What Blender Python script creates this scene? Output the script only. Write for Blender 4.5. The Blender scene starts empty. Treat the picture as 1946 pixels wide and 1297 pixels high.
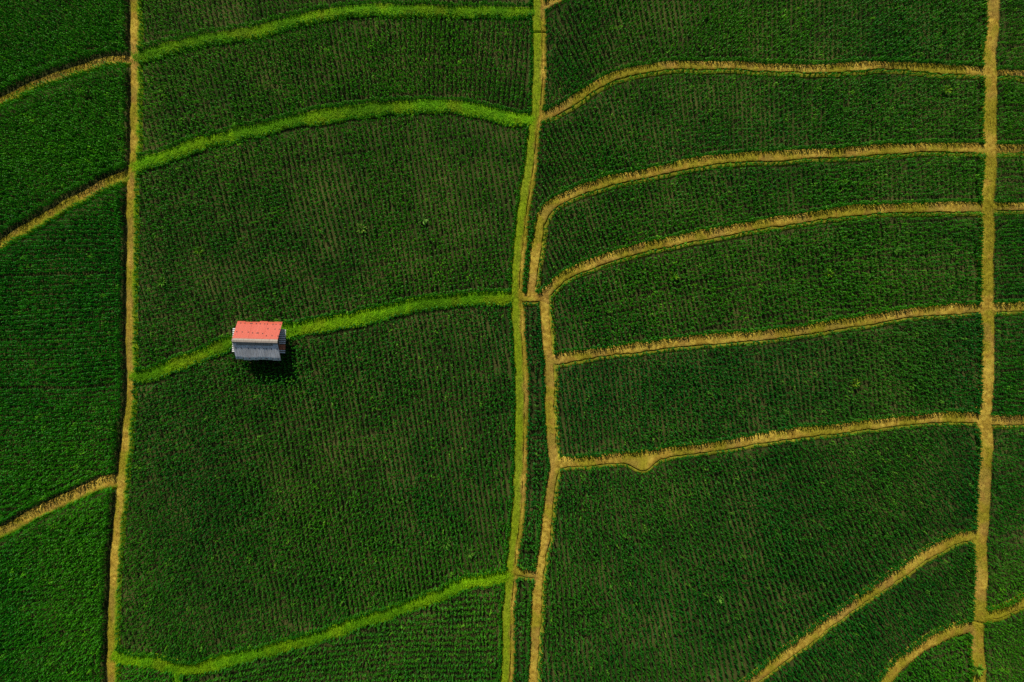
import bpy, math, random
import numpy as np
from collections import deque
from mathutils import Vector, kdtree

# ------------------------------------------------------------------ camera, sky, sun, exposure
S = 0.06                       # metres on the ground per pixel of the survey sketch
CX, CY = 973.0, 648.5
ALT = 79.0
SUN_EL, SUN_TRAVEL = math.radians(39), (0.24, -0.97)   # light travels to the south-east of the picture
scene = bpy.context.scene
col = scene.collection
cam = bpy.data.cameras.new('drone_camera')
cam.sensor_width = 36.0
cam.lens = 36.0 * ALT / (1946 * S)
cam.clip_end = 6000
camo = bpy.data.objects.new('drone_camera', cam)
camo.location = (0, 0, ALT)
col.objects.link(camo)
scene.camera = camo

az = math.atan2(-SUN_TRAVEL[0], -SUN_TRAVEL[1])        # bearing of the sun from +Y, clockwise
w = bpy.data.worlds.new('World'); scene.world = w; w.use_nodes = True
nt = w.node_tree
sky = nt.nodes.new('ShaderNodeTexSky'); sky.sky_type = 'NISHITA'; sky.sun_disc = False
sky.sun_elevation = SUN_EL; sky.sun_rotation = az
nt.links.new(sky.outputs[0], nt.nodes['Background'].inputs[0])
nt.nodes['Background'].inputs[1].default_value = 0.055
sl = bpy.data.lights.new('sun', 'SUN'); sl.energy = 4.4; sl.angle = math.radians(0.55); sl.color = (1.0, 0.93, 0.82)
so = bpy.data.objects.new('sun', sl); col.objects.link(so)
hn = math.hypot(*SUN_TRAVEL)
d = Vector((SUN_TRAVEL[0] / hn * math.cos(SUN_EL), SUN_TRAVEL[1] / hn * math.cos(SUN_EL), -math.sin(SUN_EL)))
so.rotation_euler = d.to_track_quat('-Z', 'Y').to_euler(); so.location = (-20, 60, 60)
vs = scene.view_settings
vs.view_transform = 'Standard'; vs.look = 'None'; vs.exposure = 0.0; vs.gamma = 1.0
scene.render.engine = 'CYCLES'
scene.cycles.max_bounces = 5; scene.cycles.diffuse_bounces = 3; scene.cycles.transmission_bounces = 3
scene.cycles.use_denoising = False

rng = np.random.default_rng(7)
random.seed(7)

# ------------------------------------------------------------------ helpers
def W(px, py):
    return (px - CX) * S, (CY - py) * S

_tabs = {}
def vnoise(x, y, scale, seed=0):
    """smooth value noise 0..1 in 2-D"""
    t = _tabs.setdefault(seed, np.random.default_rng(1000 + seed).random((257, 257)))
    x = np.asarray(x) / scale + 31.7; y = np.asarray(y) / scale + 17.3
    xi = np.floor(x).astype(int); yi = np.floor(y).astype(int)
    fx = x - xi; fy = y - yi
    fx = fx * fx * (3 - 2 * fx); fy = fy * fy * (3 - 2 * fy)
    a = t[xi % 256, yi % 256]; b = t[(xi + 1) % 256, yi % 256]
    c = t[xi % 256, (yi + 1) % 256]; e = t[(xi + 1) % 256, (yi + 1) % 256]
    return (a * (1 - fx) + b * fx) * (1 - fy) + (c * (1 - fx) + e * fx) * fy

def sm(a, b, x):
    t = np.clip((np.asarray(x) - a) / (b - a), 0, 1)
    return t * t * (3 - 2 * t)

def mesh_obj(name, verts, faces, mat, colors=None, parent=None, smooth=False, mats=None, mat_idx=None):
    """verts (n,3); faces = list of (m,k) int arrays; ONE mesh object"""
    me = bpy.data.meshes.new(name)
    verts = np.asarray(verts, dtype=np.float32)
    me.vertices.add(len(verts)); me.vertices.foreach_set('co', verts.ravel())
    loops = np.concatenate([np.asarray(f, dtype=np.int32).ravel() for f in faces])
    tot = np.concatenate([np.full(len(f), np.asarray(f).shape[1], dtype=np.int32) for f in faces])
    start = np.concatenate([[0], np.cumsum(tot)[:-1]]).astype(np.int32)
    me.loops.add(len(loops)); me.loops.foreach_set('vertex_index', loops)
    me.polygons.add(len(tot)); me.polygons.foreach_set('loop_start', start)
    try:
        me.polygons.foreach_set('loop_total', tot)
    except Exception:
        pass
    if mats:
        for m in mats: me.materials.append(m)
        me.polygons.foreach_set('material_index', np.asarray(mat_idx, dtype=np.int32))
    else:
        me.materials.append(mat)
    me.polygons.foreach_set('use_smooth', np.full(len(tot), smooth))
    me.update(calc_edges=True)
    if colors is not None:
        at = me.color_attributes.new('tint', 'FLOAT_COLOR', 'POINT')
        c = np.ones((len(verts), 4), dtype=np.float32); c[:, :3] = colors
        at.data.foreach_set('color', c.ravel())
    ob = bpy.data.objects.new(name, me); col.objects.link(ob)
    if parent: ob.parent = parent
    return ob

def tag(o, label, cat, group=None, kind=None):
    o['label'] = label; o['category'] = cat
    if group: o['group'] = group
    if kind: o['kind'] = kind
    return o

def empty(name, loc, rz=0.0):
    o = bpy.data.objects.new(name, None); col.objects.link(o)
    o.location = loc; o.rotation_euler = (0, 0, rz); o.empty_display_size = 0.3
    return o

class MB:
    def __init__(self): self.v = []; self.f4 = []; self.f3 = []; self.n = 0
    def add(self, v, q=None, t=None):
        v = np.asarray(v, dtype=float)
        if q is not None and len(q): self.f4.append(np.asarray(q) + self.n)
        if t is not None and len(t): self.f3.append(np.asarray(t) + self.n)
        self.v.append(v); self.n += len(v)
    def box(self, c, s, rot=None):
        c = np.asarray(c, float); s = np.asarray(s, float) / 2
        p = np.array([(x, y, z) for x in (-1, 1) for y in (-1, 1) for z in (-1, 1)], float) * s
        if rot is not None: p = p @ np.asarray(rot).T
        self.add(p + c, [(0, 1, 3, 2), (4, 6, 7, 5), (0, 4, 5, 1), (2, 3, 7, 6), (0, 2, 6, 4), (1, 5, 7, 3)])
    def build(self, name, mat, parent=None, colors=None, smooth=False):
        fs = []
        if self.f4: fs.append(np.concatenate(self.f4))
        if self.f3: fs.append(np.concatenate(self.f3))
        return mesh_obj(name, np.concatenate(self.v), fs, mat, colors, parent, smooth)

# ------------------------------------------------------------------ materials
def new_mat(name):
    m = bpy.data.materials.new(name); m.use_nodes = True
    return m, m.node_tree, m.node_tree.nodes['Principled BSDF']

def N(t, typ, **kw):
    n = t.nodes.new(typ)
    for k, v in kw.items(): setattr(n, k, v)
    return n

def leaf_material(name, rough=0.42, spec=0.45, transl=0.22):
    m, t, b = new_mat(name)
    a = N(t, 'ShaderNodeAttribute'); a.attribute_name = 'tint'
    t.links.new(a.outputs['Color'], b.inputs['Base Color'])
    b.inputs['Roughness'].default_value = rough
    b.inputs['Specular IOR Level'].default_value = spec
    tr = N(t, 'ShaderNodeBsdfTranslucent'); t.links.new(a.outputs['Color'], tr.inputs['Color'])
    mx = N(t, 'ShaderNodeMixShader'); mx.inputs[0].default_value = transl
    t.links.new(b.outputs[0], mx.inputs[1]); t.links.new(tr.outputs[0], mx.inputs[2])
    t.links.new(mx.outputs[0], t.nodes['Material Output'].inputs['Surface'])
    return m

def turf_material(name):
    """tint of the turf times fine straw-like mottling"""
    m, t, b = new_mat(name)
    a = N(t, 'ShaderNodeAttribute'); a.attribute_name = 'tint'
    tc = N(t, 'ShaderNodeTexCoord')
    n1 = N(t, 'ShaderNodeTexNoise'); n1.inputs['Scale'].default_value = 9.0; n1.inputs['Detail'].default_value = 6; n1.inputs['Roughness'].default_value = 0.75
    t.links.new(tc.outputs['Object'], n1.inputs['Vector'])
    mr = N(t, 'ShaderNodeMapRange'); mr.inputs[1].default_value = 0.3; mr.inputs[2].default_value = 0.72; mr.inputs[3].default_value = 0.55; mr.inputs[4].default_value = 1.25
    t.links.new(n1.outputs['Fac'], mr.inputs[0])
    mu = N(t, 'ShaderNodeMix', data_type='RGBA', blend_type='MULTIPLY'); mu.inputs[0].default_value = 1.0
    t.links.new(a.outputs['Color'], mu.inputs[6]); t.links.new(mr.outputs[0], mu.inputs[7])
    t.links.new(mu.outputs[2], b.inputs['Base Color'])
    b.inputs['Roughness'].default_value = 0.95; b.inputs['Specular IOR Level'].default_value = 0.1
    bp = N(t, 'ShaderNodeBump'); bp.inputs['Strength'].default_value = 0.6; bp.inputs['Distance'].default_value = 0.06
    t.links.new(n1.outputs['Fac'], bp.inputs['Height']); t.links.new(bp.outputs[0], b.inputs['Normal'])
    return m

def soil_material():
    m, t, b = new_mat('soil')
    tc = N(t, 'ShaderNodeTexCoord')
    n1 = N(t, 'ShaderNodeTexNoise'); n1.inputs['Scale'].default_value = 0.2; n1.inputs['Detail'].default_value = 5
    n2 = N(t, 'ShaderNodeTexNoise'); n2.inputs['Scale'].default_value = 5.0; n2.inputs['Detail'].default_value = 8; n2.inputs['Roughness'].default_value = 0.7
    for n in (n1, n2): t.links.new(tc.outputs['Object'], n.inputs['Vector'])
    r1 = N(t, 'ShaderNodeValToRGB')
    r1.color_ramp.elements[0].position = 0.40; r1.color_ramp.elements[0].color = (0.030, 0.043, 0.008, 1)
    r1.color_ramp.elements[1].position = 0.68; r1.color_ramp.elements[1].color = (0.098, 0.104, 0.025, 1)
    t.links.new(n1.outputs['Fac'], r1.inputs[0])
    mr = N(t, 'ShaderNodeMapRange'); mr.inputs[1].default_value = 0.3; mr.inputs[2].default_value = 0.7; mr.inputs[3].default_value = 0.6; mr.inputs[4].default_value = 1.25
    t.links.new(n2.outputs['Fac'], mr.inputs[0])
    mu = N(t, 'ShaderNodeMix', data_type='RGBA', blend_type='MULTIPLY'); mu.inputs[0].default_value = 1.0
    t.links.new(r1.outputs[0], mu.inputs[6]); t.links.new(mr.outputs[0], mu.inputs[7])
    # beyond the surveyed plots the land is under the same dark green crop
    ln = N(t, 'ShaderNodeVectorMath', operation='LENGTH'); t.links.new(tc.outputs['Object'], ln.inputs[0])
    far = N(t, 'ShaderNodeMapRange'); far.inputs[1].default_value = 84; far.inputs[2].default_value = 92
    t.links.new(ln.outputs['Value'], far.inputs[0])
    mx = N(t, 'ShaderNodeMix', data_type='RGBA'); t.links.new(far.outputs[0], mx.inputs[0])
    t.links.new(mu.outputs[2], mx.inputs[6]); mx.inputs[7].default_value = (0.012, 0.05, 0.01, 1)
    t.links.new(mx.outputs[2], b.inputs['Base Color'])
    b.inputs['Roughness'].default_value = 0.95; b.inputs['Specular IOR Level'].default_value = 0.15
    bp = N(t, 'ShaderNodeBump'); bp.inputs['Strength'].default_value = 0.5; bp.inputs['Distance'].default_value = 0.05
    t.links.new(n2.outputs['Fac'], bp.inputs['Height']); t.links.new(bp.outputs[0], b.inputs['Normal'])
    return m

def sheet_material(name, base, dirt, rough, metal, streak):
    """painted or bare corrugated iron with streaks running down the slope (local Y)"""
    m, t, b = new_mat(name)
    tc = N(t, 'ShaderNodeTexCoord'); mp = N(t, 'ShaderNodeMapping'); mp.inputs['Scale'].default_value = (9, 0.7, 0.7)
    t.links.new(tc.outputs['Object'], mp.inputs['Vector'])
    n1 = N(t, 'ShaderNodeTexNoise'); n1.inputs['Scale'].default_value = 1.3; n1.inputs['Detail'].default_value = 5; n1.inputs['Roughness'].default_value = 0.7
    t.links.new(mp.outputs[0], n1.inputs['Vector'])
    mr = N(t, 'ShaderNodeMapRange'); mr.inputs[1].default_value = 0.42; mr.inputs[2].default_value = 0.72; mr.inputs[4].default_value = streak
    t.links.new(n1.outputs['Fac'], mr.inputs[0])
    n2 = N(t, 'ShaderNodeTexNoise'); n2.inputs['Scale'].default_value = 1.1; n2.inputs['Detail'].default_value = 4
    t.links.new(tc.outputs['Object'], n2.inputs['Vector'])
    mu = N(t, 'ShaderNodeMath', operation='MULTIPLY'); t.links.new(mr.outputs[0], mu.inputs[0]); t.links.new(n2.outputs['Fac'], mu.inputs[1])
    mx = N(t, 'ShaderNodeMix', data_type='RGBA'); t.links.new(mu.outputs[0], mx.inputs[0])
    mx.inputs[6].default_value = (*base, 1); mx.inputs[7].default_value = (*dirt, 1)
    t.links.new(mx.outputs[2], b.inputs['Base Color'])
    b.inputs['Roughness'].default_value = rough; b.inputs['Metallic'].default_value = metal
    return m

def plain_material(name, base, rough=0.8, var=0.35, scale=(2, 2, 2), metal=0.0):
    m, t, b = new_mat(name)
    tc = N(t, 'ShaderNodeTexCoord'); mp = N(t, 'ShaderNodeMapping'); mp.inputs['Scale'].default_value = scale
    t.links.new(tc.outputs['Object'], mp.inputs['Vector'])
    n1 = N(t, 'ShaderNodeTexNoise'); n1.inputs['Scale'].default_value = 3; n1.inputs['Detail'].default_value = 6
    t.links.new(mp.outputs[0], n1.inputs['Vector'])
    mr = N(t, 'ShaderNodeMapRange'); mr.inputs[1].default_value = 0.3; mr.inputs[2].default_value = 0.7; mr.inputs[3].default_value = 1 - var; mr.inputs[4].default_value = 1 + var * 0.6
    t.links.new(n1.outputs['Fac'], mr.inputs[0])
    mu = N(t, 'ShaderNodeMix', data_type='RGBA', blend_type='MULTIPLY'); mu.inputs[0].default_value = 1.0
    mu.inputs[6].default_value = (*base, 1); t.links.new(mr.outputs[0], mu.inputs[7])
    t.links.new(mu.outputs[2], b.inputs['Base Color'])
    b.inputs['Roughness'].default_value = rough; b.inputs['Metallic'].default_value = metal
    return m

M_LEAF = leaf_material('maize_leaf', 0.5, 0.12, 0.2)
M_GRASS = leaf_material('grass_blade', 0.65, 0.1, 0.3)
M_TURF = turf_material('dry_turf')
M_SOIL = soil_material()

# ------------------------------------------------------------------ ground: one sheet to the horizon
def build_ground():
    inner = np.arange(-84, 84.01, 0.6)
    outer = np.array([90, 100, 120, 160, 240, 400, 700, 1200, 2000, 3000.])
    g = np.concatenate([-outer[::-1], inner, outer])
    X, Y = np.meshgrid(g, g, indexing='ij')
    fade = 1 - sm(70, 84, np.maximum(abs(X), abs(Y)))
    Z = (-0.03 + 0.05 * (vnoise(X, Y, 2.2, 1) - 0.5) + 0.05 * (vnoise(X, Y, 9, 2) - 0.5)) * fade - 0.03 * (1 - fade)
    n = len(g)
    idx = np.arange(n * n).reshape(n, n)
    q = np.stack([idx[:-1, :-1], idx[1:, :-1], idx[1:, 1:], idx[:-1, 1:]], -1).reshape(-1, 4)
    o = mesh_obj('ground', np.stack([X, Y, Z], -1).reshape(-1, 3), [q], M_SOIL, smooth=True)
    tag(o, 'bare brown soil showing between the rows of maize', 'ground', kind='structure')
build_ground()

# ------------------------------------------------------------------ paths and banks
def smooth_line(pts, step):
    """Catmull-Rom through the pixel points, in metres, resampled"""
    P = np.array([W(*p[:2]) for p in pts], float)
    A = np.array([p[2] if len(p) > 2 else np.nan for p in pts], float)
    Q = np.vstack([2 * P[0] - P[1], P, 2 * P[-1] - P[-2]])
    out = []
    for i in range(len(P) - 1):
        p0, p1, p2, p3 = Q[i:i + 4]
        k = max(2, int(np.linalg.norm(p2 - p1) / 0.1))
        t = np.linspace(0, 1, k, endpoint=False)[:, None]
        out.append(0.5 * (2 * p1 + (p2 - p0) * t + (2 * p0 - 5 * p1 + 4 * p2 - p3) * t * t + (3 * p1 - p0 - 3 * p2 + p3) * t ** 3))
    out.append(P[-1:])
    C = np.concatenate(out)
    L = np.concatenate([[0], np.cumsum(np.linalg.norm(np.diff(C, axis=0), axis=1))])
    s = np.arange(0, L[-1], step)
    C = np.stack([np.interp(s, L, C[:, 0]), np.interp(s, L, C[:, 1])], -1)
    T = np.gradient(C, axis=0); T /= np.linalg.norm(T, axis=1)[:, None] + 1e-9
    Nn = np.stack([T[:, 1], -T[:, 0]], -1)        # right-hand side of travel
    return C, Nn, s

TAN = np.array([0.43, 0.285, 0.034]); STRAW = np.array([0.59, 0.43, 0.062]); OLIVE = np.array([0.28, 0.265, 0.010])
EARTH = np.array([0.36, 0.21, 0.06]); GREEN = np.array([0.145, 0.40, 0.005]); LIME = np.array([0.25, 0.49, 0.005])

SAMPLES = []      # x, y, nx, ny, reach_left, reach_right

def blades(pos, ang, lean, length, width, colors):
    """two-segment grass blades; lean = horizontal share of the length"""
    n = len(pos)
    dx = np.cos(ang); dy = np.sin(ang)
    up = np.sqrt(np.clip(1 - lean ** 2, 0, 1))
    side = np.stack([-dy, dx, np.zeros(n)], -1) * (width / 2)[:, None]
    mid = pos + np.stack([dx * lean * 0.38, dy * lean * 0.38, up * 0.6], -1) * length[:, None]
    tip = pos + np.stack([dx * lean, dy * lean, up * 0.72], -1) * length[:, None]
    v = np.stack([pos - side, pos + side, mid + side * 0.8, mid - side * 0.8, tip], 1)
    b = (np.arange(n) * 5)[:, None]
    q = b + np.array([0, 1, 2, 3]); t = b + np.array([3, 2, 4])
    c = np.repeat(colors, 5, axis=0)
    return v.reshape(-1, 3), q, t, c

def make_strip(name, pts, wpx, style, top, trench=0, trench_off=(), seed=0, cuts=(), fringe=0.0, wall=False):
    C, Nn, s = smooth_line(pts, 0.12)
    n = len(C)
    wav = lambda sc, sd: vnoise(s, np.full(n, seed * 7.31), sc, sd) - 0.5
    wpx = wpx + (4.5 if style == 'bank' else 1.2 if style == 'path' or style == 'bulge' else 1)
    hwL = wpx * S / 2 + 0.18 * wav(4.0, 33) + 0.16 * wav(1.6, 3) + 0.12 * wav(0.5, 4)
    hwR = wpx * S / 2 + 0.18 * wav(4.5, 34) + 0.16 * wav(1.6, 5) + 0.12 * wav(0.5, 6)
    if style == 'bank':
        hwL = hwL + 0.30 * wav(1.0, 35); hwR = hwR + 0.30 * wav(1.1, 36)
    if style == 'bulge':
        bx, by = W(1219, 890)
        hwR = hwR + 1.05 * np.exp(-((C[:, 0] - bx) / 1.25) ** 2)
    ct = np.full(n, float(trench))
    for (px, py, r) in trench_off:
        x, y = W(px, py); ct *= sm(r * S * 0.7, r * S, np.hypot(C[:, 0] - x, C[:, 1] - y))
    ct = ct * (0.3 + 0.7 * sm(0.25, 0.55, vnoise(s, s * 0 + seed, 1.1, 8)))
    wig = 0.1 * wav(0.7, 9) + 0.05 * wav(0.25, 10)
    green = style == 'bank'
    rows_o, rows_z = [], []
    def row(o, z): rows_o.append(o + np.zeros(n)); rows_z.append(z + np.zeros(n))
    h = top
    hump = 0.10 if green else 0.02
    row(-hwL - 0.30, -0.12); row(-hwL - 0.12, 0.35 * h); row(-hwL + 0.06, 0.8 * h); row(-hwL * 0.6, h + hump * 0.6); row(-hwL * 0.25, h + hump)
    if style == 'centre':
        # green bank whose eastern third is cut by a narrow furrow
        c0 = hwR * 0.42 + wig
        row(hwR * 0.1, h + 0.02); row(c0 - 0.10, h)
        row(c0 - 0.05, h - 0.02); row(c0 - 0.03, h - ct * 0.3); row(c0 + 0.05, h - ct * 0.3); row(c0 + 0.08, h - 0.05)
        row(np.maximum(hwR * 0.8, c0 + 0.12), h - 0.05); row(hwR + 0.05, 0.55 * h); row(hwR + 0.25, -0.12)
        reachR = hwR
    elif trench:
        row(hwR * 0.4, h + 0.01); row(hwR - 0.16 + wig, h)
        e = hwR + wig
        row(e - 0.02, h - 0.03); row(e + 0.015, h - 0.06 - ct * 0.26); row(e + 0.125, h - 0.08 - ct * 0.24); row(e + 0.155, h * 0.62)
        row(e + 0.30, h * 0.5); row(e + 0.46, 0.25 * h); row(e + 0.66, -0.12)
        reachR = hwR + 0.30
    else:
        row(hwR * 0.25, h + hump); row(hwR * 0.6, h + hump * 0.5); row(hwR - 0.06, 0.85 * h); row(hwR + 0.12, 0.3 * h); row(hwR + 0.3, -0.12)
        reachR = hwR
    O = np.array(rows_o); Z = np.array(rows_z); k = len(O)
    X = C[:, 0] + O * Nn[:, 0]; Y = C[:, 1] + O * Nn[:, 1]
    cut = np.ones(n)
    for (px, py) in cuts:
        x, y = W(px, py); dd = np.hypot(C[:, 0] - x, C[:, 1] - y)
        cut *= sm(0.06, 0.16, dd)
    Z = np.where(Z > 0.05, Z * (0.3 + 0.7 * cut) + 0.05 * (vnoise(X, Y, 0.35, 11) - 0.5) + 0.05 * (vnoise(X, Y, 1.2, 12) - 0.5), Z)
    def tint(x, y, off, hl, hr):
        n1 = vnoise(x, y, 2.6, 13); n2 = vnoise(x, y, 0.7, 14); n3 = vnoise(x, y, 0.22, 15)
        a = (n1 * 0.55 + n2 * 0.3 + n3 * 0.15)[..., None]
        f = np.clip(off / np.where(off > 0, hr, hl), -1.6, 1.6)[..., None]
        if style == 'bank':
            c = GREEN + (LIME - GREEN) * sm(0.35, 0.7, a)
            c = c + (OLIVE * 1.2 - c) * 0.3 * sm(0.68, 0.85, vnoise(x, y, 1.7, 16))[..., None]
            return c * (0.75 + 0.5 * n3[..., None]) * (0.78 + 0.44 * vnoise(x, y, 5.5, 18))[..., None]
        c = TAN + (STRAW - TAN) * sm(0.3, 0.65, (n2 * 0.5 + n3 * 0.5)[..., None])
        og = 0.38 if style == 'wide' else 0.42
        c = c + (OLIVE - c) * 0.75 * sm(og, og + 0.2, a)
        c = c + (EARTH - c) * 0.4 * sm(0.62, 0.75, vnoise(x, y, 1.9, 17))[..., None]
        if style == 'centre':
            gmix = (1 - sm(0.0, 0.5, f + 0.5 * (n2[..., None] - 0.5))) * 0.85
            g = (OLIVE * 0.5 + GREEN * 0.5) + (OLIVE * 0.35 + LIME * 0.55 - OLIVE * 0.5 - GREEN * 0.5) * sm(0.3, 0.65, a)
            c = c + (g - c) * gmix
        if trench: c = c + (LIME * 0.4 + STRAW * 0.3 + OLIVE * 0.2 - c) * 0.75 * sm(1.0, 1.25, f)
        if fringe: c = c + (LIME * 0.85 - c) * 0.85 * sm(0.25, 1.0, f * np.sign(fringe) + 0.5 * (n2[..., None] - 0.5))
        if style == 'yellow': c = c + (OLIVE * 1.15 - c) * 0.6
        return c * (0.8 + 0.4 * n3[..., None])
    cols = tint(X, Y, O, np.broadcast_to(hwL, O.shape), np.broadcast_to(hwR, O.shape)).reshape(-1, 3)
    V = np.stack([X, Y, Z], -1).reshape(-1, 3)
    idx = np.arange(k * n).reshape(k, n)
    q = np.stack([idx[:-1, :-1], idx[:-1, 1:], idx[1:, 1:], idx[1:, :-1]], -1).reshape(-1, 4)
    q = q[:, ::-1]
    # blades of grass or straw growing on the strip
    area = float(np.sum(hwL + hwR) * 0.12)
    nb = int(area * (300 if green else 150))
    ii = rng.integers(0, n - 1, nb)
    r = rng.random(nb) * 2.24 - 1.12
    lim_r = reachR if (trench and style != 'centre') else hwR
    off = np.where(r < 0, r * hwL[ii], r * (lim_r[ii]))
    pos = np.stack([C[ii, 0] + off * Nn[ii, 0], C[ii, 1] + off * Nn[ii, 1]], -1) + rng.normal(0, 0.04, (nb, 2))
    z = np.empty(nb)
    # height of the strip under each blade
    Oi = O[:, ii]; Zi = Z[:, ii]
    z = Zi[0].copy()
    for r0 in range(k - 1):
        inside = (off >= Oi[r0]) & (off < Oi[r0 + 1])
        fr = np.clip((off - Oi[r0]) / np.maximum(Oi[r0 + 1] - Oi[r0], 1e-4), 0, 1)
        z = np.where(inside, Zi[r0] + (Zi[r0 + 1] - Zi[r0]) * fr, z)
    z = np.maximum(z, -0.02)
    if trench:
        keep = ~((z < h - 0.1) & (off > 0) & (off < (hwR * 0.42 + 0.15 if style == 'centre' else hwR + 0.13)[ii] if style == 'centre' else (z < h - 0.1) & (off > hwR[ii] - 0.1) & (off < hwR[ii] + 0.12)))
        pos, z, off, ii = pos[keep], z[keep], off[keep], ii[keep]; nb = len(z)
    bc = tint(pos[:, 0], pos[:, 1], off, hwL[ii], hwR[ii]) * rng.uniform(0.65, 1.35, (nb, 1))
    if green:
        ln = rng.uniform(0.22, 0.48, nb); wd = rng.uniform(0.03, 0.06, nb); le = rng.uniform(0.6, 0.97, nb)
    else:
        gr = (bc[:, 1] > bc[:, 0] * 0.8)
        ln = rng.uniform(0.07, 0.18, nb) * np.where(gr, 1.5, 1.0); wd = rng.uniform(0.018, 0.035, nb); le = rng.uniform(0.55, 0.97, nb)
    bv, bq, bt, bcc = blades(np.column_stack([pos, z]), rng.uniform(0, 2 * math.pi, nb), le, ln, wd, bc)
    base = len(V)
    nq, nbq, nbt = len(q), len(bq), len(bt)
    ob = mesh_obj(name, np.concatenate([V, bv]), [np.concatenate([q, bq + base]), bt + base], None,
                  np.concatenate([cols, bcc]), mats=[M_TURF, M_GRASS],
                  mat_idx=np.concatenate([np.zeros(nq), np.ones(nbq + nbt)]))
    shade = 1.0 if wall else 0.0        # ground kept bare along the west or north side, under a tall edge of crop
    SAMPLES.append(np.column_stack([C, Nn, hwL + 0.42 * shade, reachR]))
    return ob

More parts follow.
